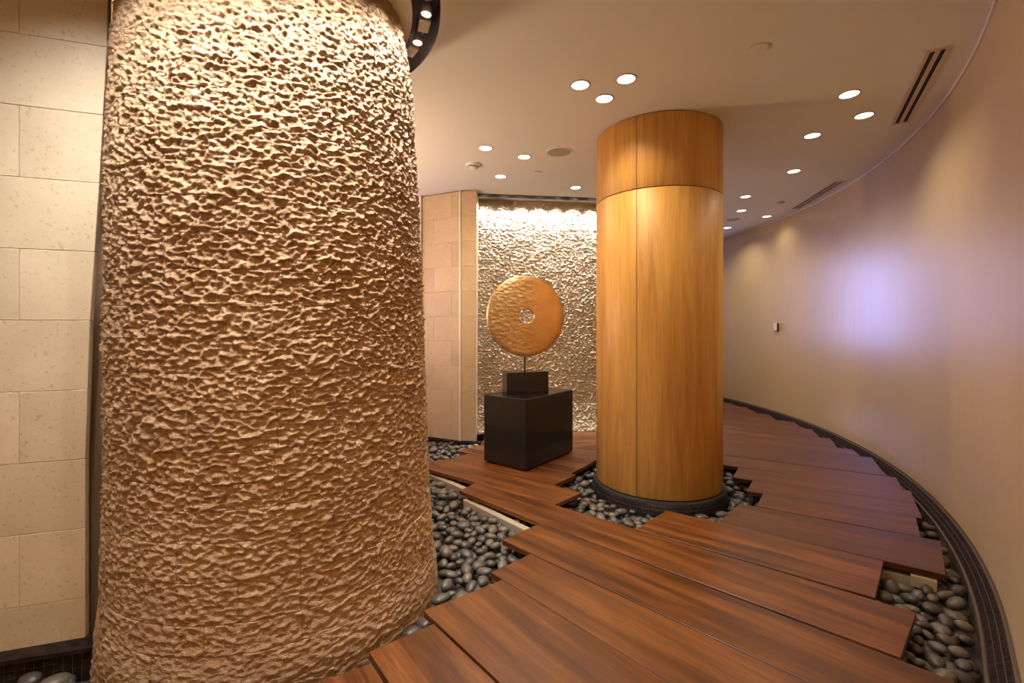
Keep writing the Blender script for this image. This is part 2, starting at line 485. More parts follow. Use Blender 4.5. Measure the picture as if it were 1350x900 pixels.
# inner disc round the pillar head
ctr = bm.verts.new((SLX, SLY, ZC)); ring = [bm.verts.new((SLX + SLI * math.cos(2 * math.pi * i / 96), SLY + SLI * math.sin(2 * math.pi * i / 96), ZC)) for i in range(96)]
for i in range(96): bm.faces.new((ctr, ring[(i + 1) % 96], ring[i]))
for f_ in bm.faces:
    if f_.normal.z > 0: f_.normal_flip()
me = bpy.data.meshes.new('ceiling'); bm.to_mesh(me); bm.free()
ceiling = tag(link('ceiling', me, M_CEIL), kind='structure')
mb = MB()
mb.lathe([(SLR, ZC), (SLR, ZC + .16), (SLI, ZC + .16), (SLI, ZC)], 96, SLX, SLY)
mb.build('round_recess', M_RECESS, ceiling, fix=False)
mb = MB()
up = ZC + .14
q4 = [tuple(bs0), tuple(bs1), tuple(bs2), tuple(bs3)]
v = [(*p, ZC) for p in q4] + [(*p, up) for p in q4]
mb.add(v, [(0, 1, 5, 4), (1, 2, 6, 5), (2, 3, 7, 6), (3, 0, 4, 7), (4, 5, 6, 7)])
mb.build('straight_recess', M_RECESS, ceiling, fix=False)

# sub-floor
mb = MB(); mb.box(-3.5, 4.2, -2.65, 11.16, -.26, -.16)
floor = tag(mb.build('floor', M_SLAB), kind='structure')

# ------------------------------------------------------------------ stone pillar
PX, PY = -1.159, 2.372
PZ = np.array([-.16, 0.0, .12, .5, 1.274, 2.0, 2.5, 2.85, 3.02])
PRr = np.array([.762, .752, .735, .712, .692, .674, .652, .618, .575])
U0 = math.atan2(-PY, -PX)                     # direction from the pillar to the camera
RREF = 0.7
def pillar_surf(U, Z, d):
    r = np.interp(Z, PZ, PRr) + d - 0.006
    th = U / RREF + U0
    sh = -0.018 * np.clip(Z, 0, 3)            # the shaft leans a hair to the left
    return np.stack([PX + sh + r * np.cos(th), PY + r * np.sin(th), Z], -1)
pillar = tag(empty('stone_pillar', (PX, PY, -.16)),
             'massive round pillar faced in rough split limestone, in the left foreground', 'pillar')
pinv = Matrix.Translation((-PX, -PY, .16))
rnd = random.Random(3)
half = math.pi * RREF
back = MB(); nfront = 0
for (u0, u1, z0, z1) in courses(-half, half, -.16, 3.0, .125, .25, rnd):
    um = (u0 + u1) / 2 / RREF
    front = abs(um) < 1.62 and z0 < 2.80
    off = rnd.uniform(-.0018, .0018)
    P, Q, SM = stone_patch(pillar_surf, u0 + .0003, u1 - .0003, z0 + .0002, z1 - .0002, .0038 if front else .03, off, ((0.0, 0.7, 1.5), (0.36, 0.75, 1.08)))
    P = P - np.array([PX, PY, -.16])
    if front:
        nfront += 1
        link('stone_block', patch_mesh(P, Q, SM), M_ROUGH, pillar)
    else:
        back.add(P.tolist(), Q.tolist())
tag(back.build('rear_stone_blocks', M_ROUGH, pillar, smooth=True, fix=False), kind='stuff')
mb = MB(); mb.lathe([(max(r - .10, .01), z) for r, z in zip(PRr, PZ + .16)], 48); mb.build('core', M_SLAB, pillar, fix=False)

# spotlights in the round slot
def spot(loc, aim, power, size, blend, col, parent=None, radius=.02):
    l = bpy.data.lights.new('lamp_light', 'SPOT'); l.energy = power; l.color = col
    l.spot_size = R(size); l.spot_blend = blend; l.shadow_soft_size = radius
    o = bpy.data.objects.new('lamp_light', l); COL.objects.link(o)
    d = Vector(aim) - Vector(loc)
    o.rotation_euler = d.to_track_quat('-Z', 'Y').to_euler()
    o.location = loc
    return o

def track_spot(x, y, z, aim, power, label, group, size=100):
    d = (Vector(aim) - Vector((x, y, z))).normalized()
    o = tag(empty('spotlight', (x, y, z)), label, 'spotlight', group)
    rot = d.to_track_quat('-Z', 'Y').to_matrix().to_4x4()
    mb = MB(); mb.lathe([(.001, .075), (.017, .075), (.019, .05), (.026, .02), (.029, .0), (.025, .0), (.022, .012)], 20)
    h = mb.build('housing', M_WHITE, o, True, fix=False); h.matrix_local = rot
    mb = MB(); mb.lathe([(.0005, .006), (.012, .004), (.022, .010)], 20)
    b_ = mb.build('bulb', M_BULB, o, True, fix=False); b_.matrix_local = rot
    mb = MB(); mb.box(-.006, .006, -.006, .006, .03, ZC + .155 - z); mb.build('stem', M_WHITE, o)
    spot(Vector((x, y, z)) + d * .012, aim, power, size, 0.9, TRACK)
    return o
k = 0
RS = (SLR + SLI) / 2
for i in range(10):
    a = R(29.2 - i * 15.2)
    x, y = SLX + RS * math.cos(a), SLY + RS * math.sin(a)
    if math.hypot(x - PX + .05, y - PY) < .66: continue
    tx, ty = PX - .02, PY
    dd = Vector((tx - x, ty - y)).normalized()
    gap = math.hypot(x - PX + .05, y - PY) - .64
    track_spot(x, y, ZC + .035, (x + dd.x * (gap + .02), y + dd.y * (gap + .02), ZC - 2.0), P_PILLAR,
               ('white halogen spotlight in the curved slot, lower one, right beside the stone pillar', 'white halogen spotlight in the curved slot, upper and nearer of the two in view',
                'small white halogen spotlight of the curved ceiling slot, out of view before the pillar')[min(i, 2)], 'spotlights in the curved slot', 108)
    # white transformer box between this lamp and the next
    a2 = a + R(6.2)
    mb = MB(); mb.box(-.05, .05, -.030, .030, 0, .05)
    o = mb.build('transformer_box', M_WHITE, loc=(SLX + RS * math.cos(a2), SLY + RS * math.sin(a2), ZC + .035), rz=a2 + math.pi / 2, bevel=.004)
    tag(o, ('white transformer box in the curved slot, farthest, touching the stone pillar in view', 'white transformer box between the two visible spotlights in the curved slot',
            'white transformer box in the curved slot, nearest, cut by the top of the picture', 'white transformer box of the curved slot, out of view before the pillar')[min(i, 3)], 'box', 'boxes in the curved slot')

# ------------------------------------------------------------------ rough wall behind the disc
wz = np.array([0.0, .10, .35, 1.3, 2.5, 2.86]); wo_ = np.array([-.215, -.17, -.11, -.05, .03, .06])
w0 = Vector((-0.44, 5.60)); wdir = bd
def wall_surf(U, Z, d):
    o = np.interp(Z, wz, wo_) - d
    return np.stack([w0.x + bd.x * U + bn2.x * o, w0.y + bd.y * U + bn2.y * o, Z], -1)
wall_back = tag(empty('wall_back', (w0.x, w0.y, 0)), kind='structure')
rnd = random.Random(11)
for (u0, u1, z0, z1) in courses(0.0, 2.08, 0.0, 2.845, .125, .25, rnd):
    P, Q, SM = stone_patch(wall_surf, u0 + .0003, u1 - .0003, z0 + .0002, z1 - .0002, .0080, rnd.uniform(-.002, .002), None, 77, .05, 1.15, 1.45)
    P = P - np.array([w0.x, w0.y, 0])
    link('stone_block', patch_mesh(P, Q[:, ::-1], SM), M_PALE, wall_back)
p0 = w0 + bn2 * .12; p1 = w0 + bd * 2.2 + bn2 * .12
mb = MB(); mb.hexa([tuple(p0 - w0), tuple(p1 - w0), tuple(p1 + bn2 * .15 - w0), tuple(p0 + bn2 * .15 - w0)], -.16, ZC)
mb.build('backing', M_PAINT, wall_back)
for i in range(9):
    u = .10 + i * .225
    c_ = bs0 + bd * u + bn2 * (SW * .5)
    tgt = c_ + bn2 * .30
    track_spot(c_.x, c_.y, ZC + .040, (tgt.x, tgt.y, ZC - 2.2), P_WALL,
               'small white spotlight inside the straight ceiling slot before the rough back wall', 'spotlights in the straight slot', 90)

# ------------------------------------------------------------------ honed limestone walls
def tiled_face(parent, base, p, q, rows, z0, hrow, joints, t=.03, ends=None, gap=.0012):
    """tiles hung on the face p->q (room on the right of p->q when t is laid behind); joints give the u of vertical joints per row"""
    d = Vector((q[0] - p[0], q[1] - p[1])); L = d.length; d.normalize(); nb = Vector((-d.y, d.x))
    for r_ in range(rows):
        za, zb = z0 + r_ * hrow, min(z0 + (r_ + 1) * hrow, ZC - .002)
        if zb - za < .02: continue
        us = [0.0] + [u for u in joints(r_) if 0 < u < L] + [ends(za, zb, L) if ends else L]
        for a_, b_ in zip(us[:-1], us[1:]):
            if b_ - a_ < .02: continue
            j = random.uniform(0, .0012)
            cc = Vector(p) + d * ((a_ + b_) / 2) - nb * j
            mb = MB(); w2 = (b_ - a_) / 2 - gap / 2; hh = (zb - za) / 2 - gap / 2
            wl_, wh_ = w2, w2
            if ends and b_ == us[-1]: wl_ += ends(za, za, L) - b_; wh_ += ends(zb, zb, L) - b_
            mb.add([(-w2, 0, -hh), (wl_, 0, -hh), (wl_, t, -hh), (-w2, t, -hh), (-w2, 0, hh), (wh_, 0, hh), (wh_, t, hh), (-w2, t, hh)],
                   [(3, 2, 1, 0), (4, 5, 6, 7), (0, 1, 5, 4), (1, 2, 6, 5), (2, 3, 7, 6), (3, 0, 4, 7)])
            o = mb.build('stone_tile', M_TILE, parent, bevel=.0015)
            o.location = (cc.x - base[0], cc.y - base[1], (za + zb) / 2 - base[2]); o.rotation_euler = (0, 0, math.atan2(d.y, d.x))

# left wall beside the pillar
LW = [(-3.30, 1.50), (-2.70, 1.63), (-2.20, 1.762), (-1.70, 1.925)]
wl = empty('wall_left', (-2.2, 1.76, 0)); tag(wl, kind='structure')
mb = MB(); P_ = [Vector(p) for p in LW]
back_pts = [p + Vector((-.06, .25)) for p in P_]
mb.hexa([(p.x + 2.2, p.y + .036 - 1.76) for p in P_[:-1]] + [(-1.86 + 2.2, 1.92 - 1.76)] + [(-1.90 + 2.2, 2.13 - 1.76)] + [(p.x + 2.2, p.y - 1.76) for p in reversed(back_pts[:-1])], -.04, ZC)
mb.build('backing', M_TILE, wl)
HR = .2886
def scribe(za, zb, L):
    zm = (za + zb) / 2
    py = CY - (zm - H) * F / 1.90
    px = float(np.interp(py, [0, 100, 200, 300, 400, 500, 620, 900], [143, 138, 133, 126, 119, 115, 112, 112]))
    # walk along the last stretch until it shows at px
    best = L
    for s in np.linspace(0, L, 200):
        x = P_[2].x + (P_[3].x - P_[2].x) * s / L; y = P_[2].y + (P_[3].y - P_[2].y) * s / L
        if CX + F * x / y > px: best = s; break
    return best
ZB = H - (815 - CY) / F * 1.80 - HR   # bottom course starts here
ZB = -0.0 - .008
zoff = (H - (805 - CY) * 1.808 / F) - HR
L2 = (P_[3] - P_[2]).length
tiled_face(wl, (-2.2, 1.76, 0), LW[2], LW[3], 11, zoff, HR, lambda r_: [.226] if r_ % 2 == 1 else [], ends=scribe)
tiled_face(wl, (-2.2, 1.76, 0), LW[1], LW[2], 11, zoff, HR, lambda r_: [.18] if r_ % 2 == 0 else [.40])
tiled_face(wl, (-2.2, 1.76, 0), LW[0], LW[1], 11, zoff, HR, lambda r_: [.30] if r_ % 2 == 0 else [.05])

# far limestone pier left of the disc
FA, FB, FC = (-1.085, 5.50), (-0.600, 5.265), (-0.412, 5.245)
pier = tag(empty('wall_pier', (FB[0], FB[1], 0)), kind='structure')
mb = MB(); fb = FB
mb.hexa([(FA[0] - fb[0] + .012, FA[1] - fb[1] + .03), (.012, .034), (FC[0] - fb[0] - .003, FC[1] - fb[1] + .034), (FC[0] - fb[0] - .003, 6.0 - fb[1]), (FA[0] - fb[0] + .012, 6.0 - fb[1])], -.05, ZC)
mb.build('backing', M_TILE, pier)
tiled_face(pier, (*FB, 0), FA, FB, 11, -.05, HR, lambda r_: [.17] if r_ % 2 == 0 else [.42])
tiled_face(pier, (*FB, 0), FB, FC, 11, -.05, HR, lambda r_: [])
mb = MB(); mb.box(-.008, .008, -.010, .006, -.05, ZC - .004)
mb.build('corner_bead', M_WHITE, pier, rz=-.3)
# pale upright at the pier's far left and the wall that closes the gap behind the pillar
mb = MB(); mb.box(-1.150, -1.092, 5.46, 5.62, -.05, ZC - .002); tag(mb.build('trim_2', M_WHITE, bevel=.004), kind='structure')
slab_wall('wall_rear_left', (-2.5, 5.56), (-1.15, 5.56), .15, M_PAINT)

# ------------------------------------------------------------------ deck
def inset(poly, g):
    n_ = len(poly); A = sum(poly[i][0] * poly[(i + 1) % n_][1] - poly[(i + 1) % n_][0] * poly[i][1] for i in range(n_))
    if A < 0: poly = poly[::-1]
    out = []
    for i in range(n_):
        p, q, r_ = Vector(poly[i - 1]), Vector(poly[i]), Vector(poly[(i + 1) % n_])
        d1 = (q - p).normalized(); d2 = (r_ - q).normalized()
        n1 = Vector((-d1.y, d1.x)); n2 = Vector((-d2.y, d2.x))
        k = 1 + n1.dot(n2)
        out.append(tuple(q + (n1 + n2) * (g / max(k, .2))))
    return out
PL = []
def W(*p): return ('w', *p)
def plank(*pts, gap=.0022):
    poly = [(p[1], p[2]) if p[0] == 'w' else fl(*p) for p in pts]
    PL.append((poly, gap))
# lower-left, (along the lower edge) lower-right, upper-right, (along the upper edge) upper-left
plank(W(-.81, 1.57), W(.37, .07), W(.61, .287), (490, 873))
plank((485.6, 858.9), W(.61, .287), W(.836, .598), (572, 821))
plank((557.8, 804.4), W(.836, .598), W(1.08, 1.075), (662, 763.3))
plank((646.7, 754.4), W(1.08, 1.075), W(1.25, 1.451), (699, 729.5))
plank((661, 711), W(1.40, 1.306), (1257, 895.6), (711.8, 689.2))
plank((605, 646), (712, 689), (1188, 866.7), (1209, 806.7), (839, 696.7), (731.3, 665), (628, 635.6))
plank((540, 611), (731.3, 665), (767.8, 649), (731, 639), (594, 604.4))
plank((594, 604.4), (731, 639), (760, 625.6), (618, 597.5))
plank((603, 594), (753, 624), (776.7, 611.6), (633, 586.3))
plank((633, 586.3), (776.7, 611.6), (800, 597), (640, 574))
plank((640, 574), (800, 597), (826, 562), (640, 566))
plank((839, 696.7), (1154.4, 787.8), (1165.6, 739), (946.7, 687.6), (877.8, 672.2))
plank((946.7, 687.6), (1247.8, 757.8), (1241, 713), (974.4, 663.3))
plank((996.7, 666.7), (1214.4, 707.8), (1208.4, 681.8), (1005.6, 650))
plank((984.4, 647), (1216.7, 683.3), (1208, 664), (992, 632.5), gap=.0015)
plank((965.6, 629), (1208, 664), (1201, 646.7), (973.3, 615.6), gap=.0015)
plank((860, 599.5), (1191, 645.6), (1182, 629), (860, 588))
plank((840, 585.5), (1169, 627), (1150, 603), (840, 567))
plank((830, 566), (1135.6, 601.3), (1124, 592), (830, 555.6))
plank((820, 554.5), (1104, 589.5), (1095, 578), (820, 545))
plank((815, 544.5), (1081, 576), (1070, 565.6), (815, 536))
plank((810, 535.5), (1058, 564), (1047, 556), (810, 528))
plank((810, 528), (1024, 553.5), (1014, 546.5), (810, 521))
plank((810, 521), (998, 544.5), (984, 536.5), (810, 515))
plank((835, 518), (972, 535), (965, 531.5), (845, 517))
# boards that run on behind the camera
e1 = Vector((.617, -.787)); e2 = Vector((-.787, -.617))
o0 = Vector((-.84, 1.53))
for i in range(7):
    a_ = o0 + e2 * (.31 * i) + e1 * (.10 * (i % 3)); ln = 2.0 + .12 * (i % 2)
    if i == 0: ln = 1.8
    PL.append(([tuple(a_), tuple(a_ + e2 * .305), tuple(a_ + e2 * .305 + e1 * ln), tuple(a_ + e1 * ln)], .002))
TH = .032
for poly, g in PL:
    ip = inset(poly, g)
    # longest edge gives the grain direction
    i = max(range(len(ip)), key=lambda k: math.dist(ip[k], ip[(k + 1) % len(ip)]))
    p, q = Vector(ip[i]), Vector(ip[(i + 1) % len(ip)])
    a_ = math.atan2(q.y - p.y, q.x - p.x)
    if math.cos(a_) < 0: a_ += math.pi
    cc = sum((Vector(t) for t in ip), Vector((0, 0))) / len(ip)
    rot = Matrix.Rotation(-a_, 2)
    mb = MB(); mb.hexa([tuple(rot @ (Vector(t) - cc)) for t in ip], -TH, 0)
    dz = random.uniform(-.0012, 0.0)
    o = mb.build('plank', M_DECK, floor, bevel=.0018, loc=(cc.x, cc.y, dz), rz=a_)

def bar(p, q, wdt, z0, z1, name='joist', m=M_RAIL):
    p, q = Vector(p), Vector(q); d = (q - p); L = d.length; a_ = math.atan2(d.y, d.x)
    mb = MB(); mb.box(0, L, -wdt / 2, wdt / 2, z0, z1)
    return mb.build(name, m, floor, loc=(p.x, p.y, 0), rz=a_, bevel=.003)
bar(fl(540, 612, -.05), fl(634, 652, -.05), .05, -.15, -.05)
bar(fl(614, 657, -.05), fl(706, 702, -.05), .05, -.15, -.05)
bar(fl(690, 738, -.05), fl(716, 754, -.05), .05, -.15, -.036)
bar(fl(1150, 747, -.06), fl(1203, 758, -.06), .05, -.15, -.06)
bar(fl(1201, 757, -.05), fl(1236, 767, -.05), .06, -.10, -.038)
# deep bearers that carry the deck, set back under it
for p, q in ((( -.10, 1.75), (.75, .75)), ((.35, 2.45), (1.25, 1.65)), ((1.7, 2.9), (2.2, 2.4)), ((2.6, 3.7), (2.95, 3.4)), ((2.6, 5.6), (3.2, 5.0)), ((.0, 4.9), (.5, 4.3))):
    bar(p, q, .05, -.16, -.034, 'bearer', M_SLAB)

# ------------------------------------------------------------------ mosaic kerbs
def tile_kerb(frame, nlong, ncross, near, name_parent):
    """frame(s, t) -> point and normal on the kerb face; s tile index along, t across. near(s) says which tiles stay separate"""
    joined = MB()
    for i in range(nlong):
        for j in range(ncross):
            g = .06
            c4 = [frame(i + g, j + g), frame(i + 1 - g, j + g), frame(i + 1 - g, j + 1 - g), frame(i + g, j + 1 - g)]
            nr = frame(i + .5, j + .5, True)
            up_ = [Vector(p) + nr * .0028 for p in c4]; dn = [Vector(p) - nr * .001 for p in c4]
            vs = dn + up_; fs = [(4, 5, 6, 7), (0, 1, 5, 4), (1, 2, 6, 5), (2, 3, 7, 6), (3, 0, 4, 7)]
            if near(i, j):
                cc = sum(vs, Vector()) / 8
                t = MB(); t.add([v_ - cc for v_ in vs], fs)
                t.build('mosaic_tile', M_MOSAIC, name_parent, loc=tuple(cc))
            else: joined.add(vs, fs)
    if joined.v: tag(joined.build('mosaic_tiles', M_MOSAIC, name_parent), kind='stuff')

# kerb at the foot of the curved wall: a sloping face 85 mm wide
KW, KZ0, KZ1 = .078, -.058, .002
kerb_r = tag(sweep('baseboard_right', [(.001, -.15), (KW + .006, -.15), (KW + .006, KZ0), (KW, KZ0), (.006, KZ1), (.006, KZ1 + .012), (.001, KZ1 + .012)], M_GROUT), kind='structure')
NL = int((WLEN - .05) / .018)
sll = Vector((KW, KZ1 - KZ0)).length
def fr_right(s_, t, nrm=False):
    p, nr = wall_path(.018 * s_)
    if nrm: return Vector((nr.x * (KZ1 - KZ0) / sll, nr.y * (KZ1 - KZ0) / sll, KW / sll))
    d_ = KW - .003 - (KW - .014) * t / 3.0
    z = KZ0 + (KZ1 - KZ0) * (KW - d_) / KW
    return Vector((p.x + nr.x * d_, p.y + nr.y * d_, z + .001))
tile_kerb(fr_right, NL, 3, lambda i, j: 20 <= i < 118, kerb_r)
sweep('edge_strip', [(KW + .001, KZ0 + .006), (KW + .010, KZ0 + .006), (KW + .010, KZ0 - .004), (KW + .006, KZ0 - .004)], mat('bronze_strip', (0.16, 0.12, 0.09), 0.35, 0.7)[0], parent=kerb_r)

# kerb under the left limestone wall
k0, k1 = Vector((-2.75, 1.545)), Vector((-1.70, 1.84)); kd = (k1 - k0); KL = kd.length; kd.normalize(); kn = Vector((kd.y, -kd.x))
kerb_l = tag(empty('baseboard_left', (0, 0, 0)), kind='structure')
def strip(a_, b_, d0, d1, z0, z1, name, m):
    p = [k0 + kd * a_ + kn * d0, k0 + kd * b_ + kn * d0, k0 + kd * b_ + kn * d1, k0 + kd * a_ + kn * d1]
    mb = MB(); mb.hexa([tuple(t) for t in reversed(p)], z0, z1); return mb.build(name, m, kerb_l)
strip(0, KL, -.10, .004, -.04, -.022, 'ledge', M_MOSAIC)
strip(0, KL, -.09, -.01, -.16, -.04, 'kerb_core', M_GROUT)
def fr_left(s, t, nrm=False):
    if nrm: return Vector((kn.x, kn.y, 0))
    p = k0 + kd * (.031 * s) + kn * -.0095
    return Vector((p.x, p.y, -.045 - .0285 * t))
tile_kerb(fr_left, int(KL / .031), 4, lambda i, j: 14 < i < 34, kerb_l)
# kerb at the foot of the far pier
mb = MB(); mb.hexa([(FA[0], FA[1] - .05), (FB[0] - .02, FB[1] - .05), (FC[0] + .16, FC[1] - .05), (FC[0] + .16, FC[1] + .02), (FB[0], FB[1] + .02), (FA[0], FA[1] + .02)], -.16, -.055)
tag(mb.build('baseboard_pier', M_MOSAIC), kind='structure')

# ------------------------------------------------------------------ round column
CLX, CLY, CLR = 1.216, 3.81, 0.5016
column = tag(empty('wooden_column', (CLX, CLY, -.16)), 'round column clad in golden wood veneer with thin dark seams', 'column')
seam = math.atan2(-CLY, -CLX) - R(17.0)
mb = MB(); mb.lathe([(CLR - .012, .10), (CLR - .012, ZC + .16)], 96); mb.build('core', M_GAP, column, True, fix=False)
for (z0, z1) in ((.003, 2.296), (2.302, ZC - .006)):
    for k in range(3):
        mb = MB(); g = .0045 / CLR
        a_ = seam + k * 2 * math.pi / 3 + g / 2; b_ = seam + (k + 1) * 2 * math.pi / 3 - g / 2
        zz0, zz1 = z0 + .16, z1 + .16
        mb.lathe([(CLR - .012, zz0), (CLR - .002, zz0), (CLR, zz0 + .002), (CLR, zz1 - .002), (CLR - .002, zz1), (CLR - .012, zz1)], 40, 0, 0, a_, b_)
        o = mb.build('veneer_panel', M_VENEER, column, False, fix=False)
        for p in o.data.polygons: p.use_smooth = abs(p.normal.z) < .3
mb = MB(); mb.lathe([(CLR - .02, 0), (CLR + .040, 0), (CLR + .030, .06), (CLR + .012, .148), (CLR - .01, .158), (CLR - .02, .158)], 96)
pl = mb.build('plinth', M_GAP, column, True)
joined = MB(); nt_ = 150
for j, (ra, za, rb, zb) in enumerate(((.041, .062, .0345, .088), (.0335, .092, .026, .112), (.025, .116, .0165, .140))):
    for i in range(nt_):
        a_ = 2 * math.pi * (i + .06) / nt_; b_ = 2 * math.pi * (i + .94) / nt_
        q = []
        for off in (-.010, .002):
            q += [(math.cos(a_) * (CLR + ra + off), math.sin(a_) * (CLR + ra + off), za), (math.cos(b_) * (CLR + ra + off), math.sin(b_) * (CLR + ra + off), za),
                  (math.cos(b_) * (CLR + rb + off), math.sin(b_) * (CLR + rb + off), zb), (math.cos(a_) * (CLR + rb + off), math.sin(a_) * (CLR + rb + off), zb)]
        joined.add(q, [(4, 5, 6, 7), (0, 1, 5, 4), (1, 2, 6, 5), (2, 3, 7, 6), (3, 0, 4, 7)])
tag(joined.build('mosaic_tiles', M_MOSAIC_BLACK, pl), kind='stuff')

# ------------------------------------------------------------------ pedestal and disc sculpture
c0 = Vector((.138, 4.0)); vl = Vector((-.417, .263)); vr = Vector((.493, .633))
ang = math.atan2(vr.y, vr.x); lw, lr = vl.length, vr.length
mid = c0 + (vl + vr) / 2
ped = tag(empty('pedestal', (mid.x, mid.y, 0), ang), 'large black lacquered box pedestal standing on the deck', 'pedestal')
mb = MB(); mb.box(-lr / 2, lr / 2, -lw / 2, lw / 2, .012, .634); mb.build('body', M_BLACK, ped, bevel=.004)
mb = MB(); mb.box(-lr / 2 + .02, lr / 2 - .02, -lw / 2 + .02, lw / 2 - .02, 0, .012); mb.build('plinth', M_GAP, ped)

YAW = R(17)
DC = Vector((.124, 4.41))
sc = tag(empty('disc_sculpture', (DC.x, DC.y, .634), YAW), 'bronze disc with central hole on a rod and small black block, atop the pedestal', 'sculpture')
mb = MB(); mb.box(-.205, .215, -.08, .08, 0, .203); mb.build('block', M_BLACK, sc, bevel=.002)
mb = MB(); mb.lathe([(.0075, .203), (.0075, .36)], 14); mb.build('rod', M_ROD, sc, True)
# the disc: softly domed faces, rounded rim, hole
prof = []
DRo, DRi, dt = .394, .072, .031
for k in range(9): # front face from hole to rim
    t = k / 8; prof.append((DRi + .004 + (DRo - .012 - DRi - .004) * t, dt - .010 * t * t))
prof += [(DRo - .003, dt - .016), (DRo, 0), (DRo - .003, -dt + .016)]
for k in range(9):
    t = 1 - k / 8; prof.append((DRi + .004 + (DRo - .012 - DRi - .004) * t, -dt + .010 * t * t))
prof += [(DRi, -dt + .004), (DRi, dt - .004), prof[0]]
mb = MB(); mb.lathe(prof, 96)
m_ = mb.mesh('disc', True)
m_.transform(Matrix.Rotation(R(90), 4, 'X'))
disc = link('disc', m_, M_BRONZE, sc, (.012, 0, 1.374 - .634))

# ------------------------------------------------------------------ ceiling fittings
def downlight(px, py, label, k=1.0):
    x, y = ce(px, py)
    o = tag(empty('downlight', (x, y, ZC)), label, 'ceiling light', 'recessed ceiling downlights')
    mb = MB(); mb.lathe([(.0565, -.0005), (.0565, -.004), (.060, -.005), (.066, -.003), (.067, 0)], 32); mb.build('ring', M_RING, o, True, fix=False)
    mb = MB(); mb.lathe([(.0001, -.003), (.0565, -.0025)], 32); mb.build('lens', M_LENS, o, True, fix=False)
    spot((x, y, ZC - .02), (x, y, 0), P_DOWN * k, 140, 1.0, WARM, radius=.05)
for px, py, lb in (
    (765, 112, 'leftmost of the three glowing downlights before the top of the wooden column'),
    (825.6, 104, 'rightmost of the three glowing downlights before the top of the wooden column'),
    (796.6, 130, 'middle and lowest of the three glowing downlights before the top of the wooden column'),
    (640, 195, 'glowing downlight closest above the smoke detector'),
    (691, 206.6, 'glowing downlight left of the round ceiling speaker, between it and the smoke detector'),
    (660, 232.4, 'glowing downlight between the smoke detector and the small sprinkler cap, nearer the back wall'),
    (759, 247, 'glowing downlight closest to the ceiling slot of the rough back wall'),
    (1119.6, 124, 'largest glowing downlight left of the big linear vent'),
    (1139, 152, 'second glowing downlight left of the big linear vent, closest to that vent'),
    (1071, 178.5, 'third glowing downlight of the row along the curved wall, before the far vent'),
    (1046.5, 225.5, 'glowing downlight left of the upper end of the far linear vent'),
    (983, 259, 'upper one of the two glowing downlights just right of the wooden column'),
    (977.5, 277.5, 'lower one of the two glowing downlights right of the wooden column, above the far speaker'),
    (1011, 285, 'glowing downlight nearest the curved wall at the far end of the ceiling'),
    (959, 300, 'farthest glowing downlight, touching the wooden column edge in view')):
    downlight(px, py, lb, .4 if px == 1011 else .65 if px in (1119.6, 1139) else 1.05)

def speaker(px, py, r, label):
    x, y = ce(px, py)
    o = tag(empty('ceiling_speaker', (x, y, ZC)), label, 'speaker', 'round ceiling speakers')
    mb = MB(); mb.lathe([(r, 0), (r - .002, -.006), (r - .012, -.007), (r - .015, -.003)], 40); mb.build('ring', M_WHITE, o, True, fix=False)
    mb = MB(); mb.lathe([(.0001, -.0045), (r - .015, -.003)], 40); mb.build('grille', M_GRILLE, o, True, fix=False)
speaker(737.5, 200.3, .122, 'round ceiling speaker with beige ring and grey mesh, left of the wooden column')
speaker(966, 289.3, .110, 'far round ceiling speaker among the downlights right of the wooden column')

x, y = ce(624, 217)
o = tag(empty('smoke_detector', (x, y, ZC)), 'round white smoke detector on the ceiling above the limestone pier', 'smoke detector')
mb = MB(); mb.lathe([(.075, 0), (.075, -.012), (.066, -.018), (.05, -.020)], 32); mb.build('base', M_CEIL, o, True, fix=False)
mb = MB(); mb.lathe([(.044, -.018), (.044, -.024), (.038, -.024)], 32); mb.build('slot', M_DARKPLASTIC, o, True, fix=False)
mb = MB(); mb.lathe([(.042, -.024), (.040, -.040), (.022, -.044), (.0001, -.044)], 32); mb.build('cap', M_CEIL, o, True, fix=False)

def cap(px, py, r, label, m):
    x, y = ce(px, py)
    o = tag(empty('sprinkler', (x, y, ZC)), label, 'sprinkler', 'concealed ceiling sprinklers')
    mb = MB(); mb.lathe([(r, -.004), (r, -.007), (.0001, -.009)], 28); mb.build('cover', m, o, False, fix=False)
    mb = MB(); mb.lathe([(r * .85, 0), (r * .85, -.005)], 28); mb.build('collar', M_DARKPLASTIC, o, True, fix=False)
cap(709, 227, .044, 'small pale sprinkler cover on the ceiling right of the smoke detector', M_WHITE)
cap(1000, 63, .048, 'flat round sprinkler cover on the ceiling above and right of the wooden column', M_CEIL)
cap(1029.6, 266.5, .044, 'small dark sprinkler cover on the ceiling left of the far linear vent', M_GRILLE)

def vent(p, q, wdt, label):
    p, q = Vector(p), Vector(q); d = q - p; L = d.length; c_ = (p + q) / 2; a_ = math.atan2(d.y, d.x)
    o = tag(empty('linear_vent', (c_.x, c_.y, ZC), a_), label, 'vent', 'linear ceiling vents')
    h = wdt / 2; s = .021
    fr = MB()
    fr.box(-L / 2, L / 2, -h, -.035, -.006, 0); fr.box(-L / 2, L / 2, .035, h, -.006, 0)
    fr.box(-L / 2, -L / 2 + .025, -.035, .035, -.006, 0); fr.box(L / 2 - .025, L / 2, -.035, .035, -.006, 0)
    fr.build('frame', M_VENT, o, bevel=.001)
    sb = MB(); sb.box(-L / 2 + .025, L / 2 - .025, -.012, .012, -.0058, 0); sb.build('blade', M_VENT, o)
    for y0, y1 in ((-.035, -.012), (.012, .035)):
        bk = MB(); bk.box(-L / 2 + .025, L / 2 - .025, y0, y1, -.0025, -.0005); bk.build('slot', M_GAP, o)
vent((2.417, 2.572), (3.015, 3.535), .115, 'larger linear air vent with two dark slots, nearest above the curved wall')
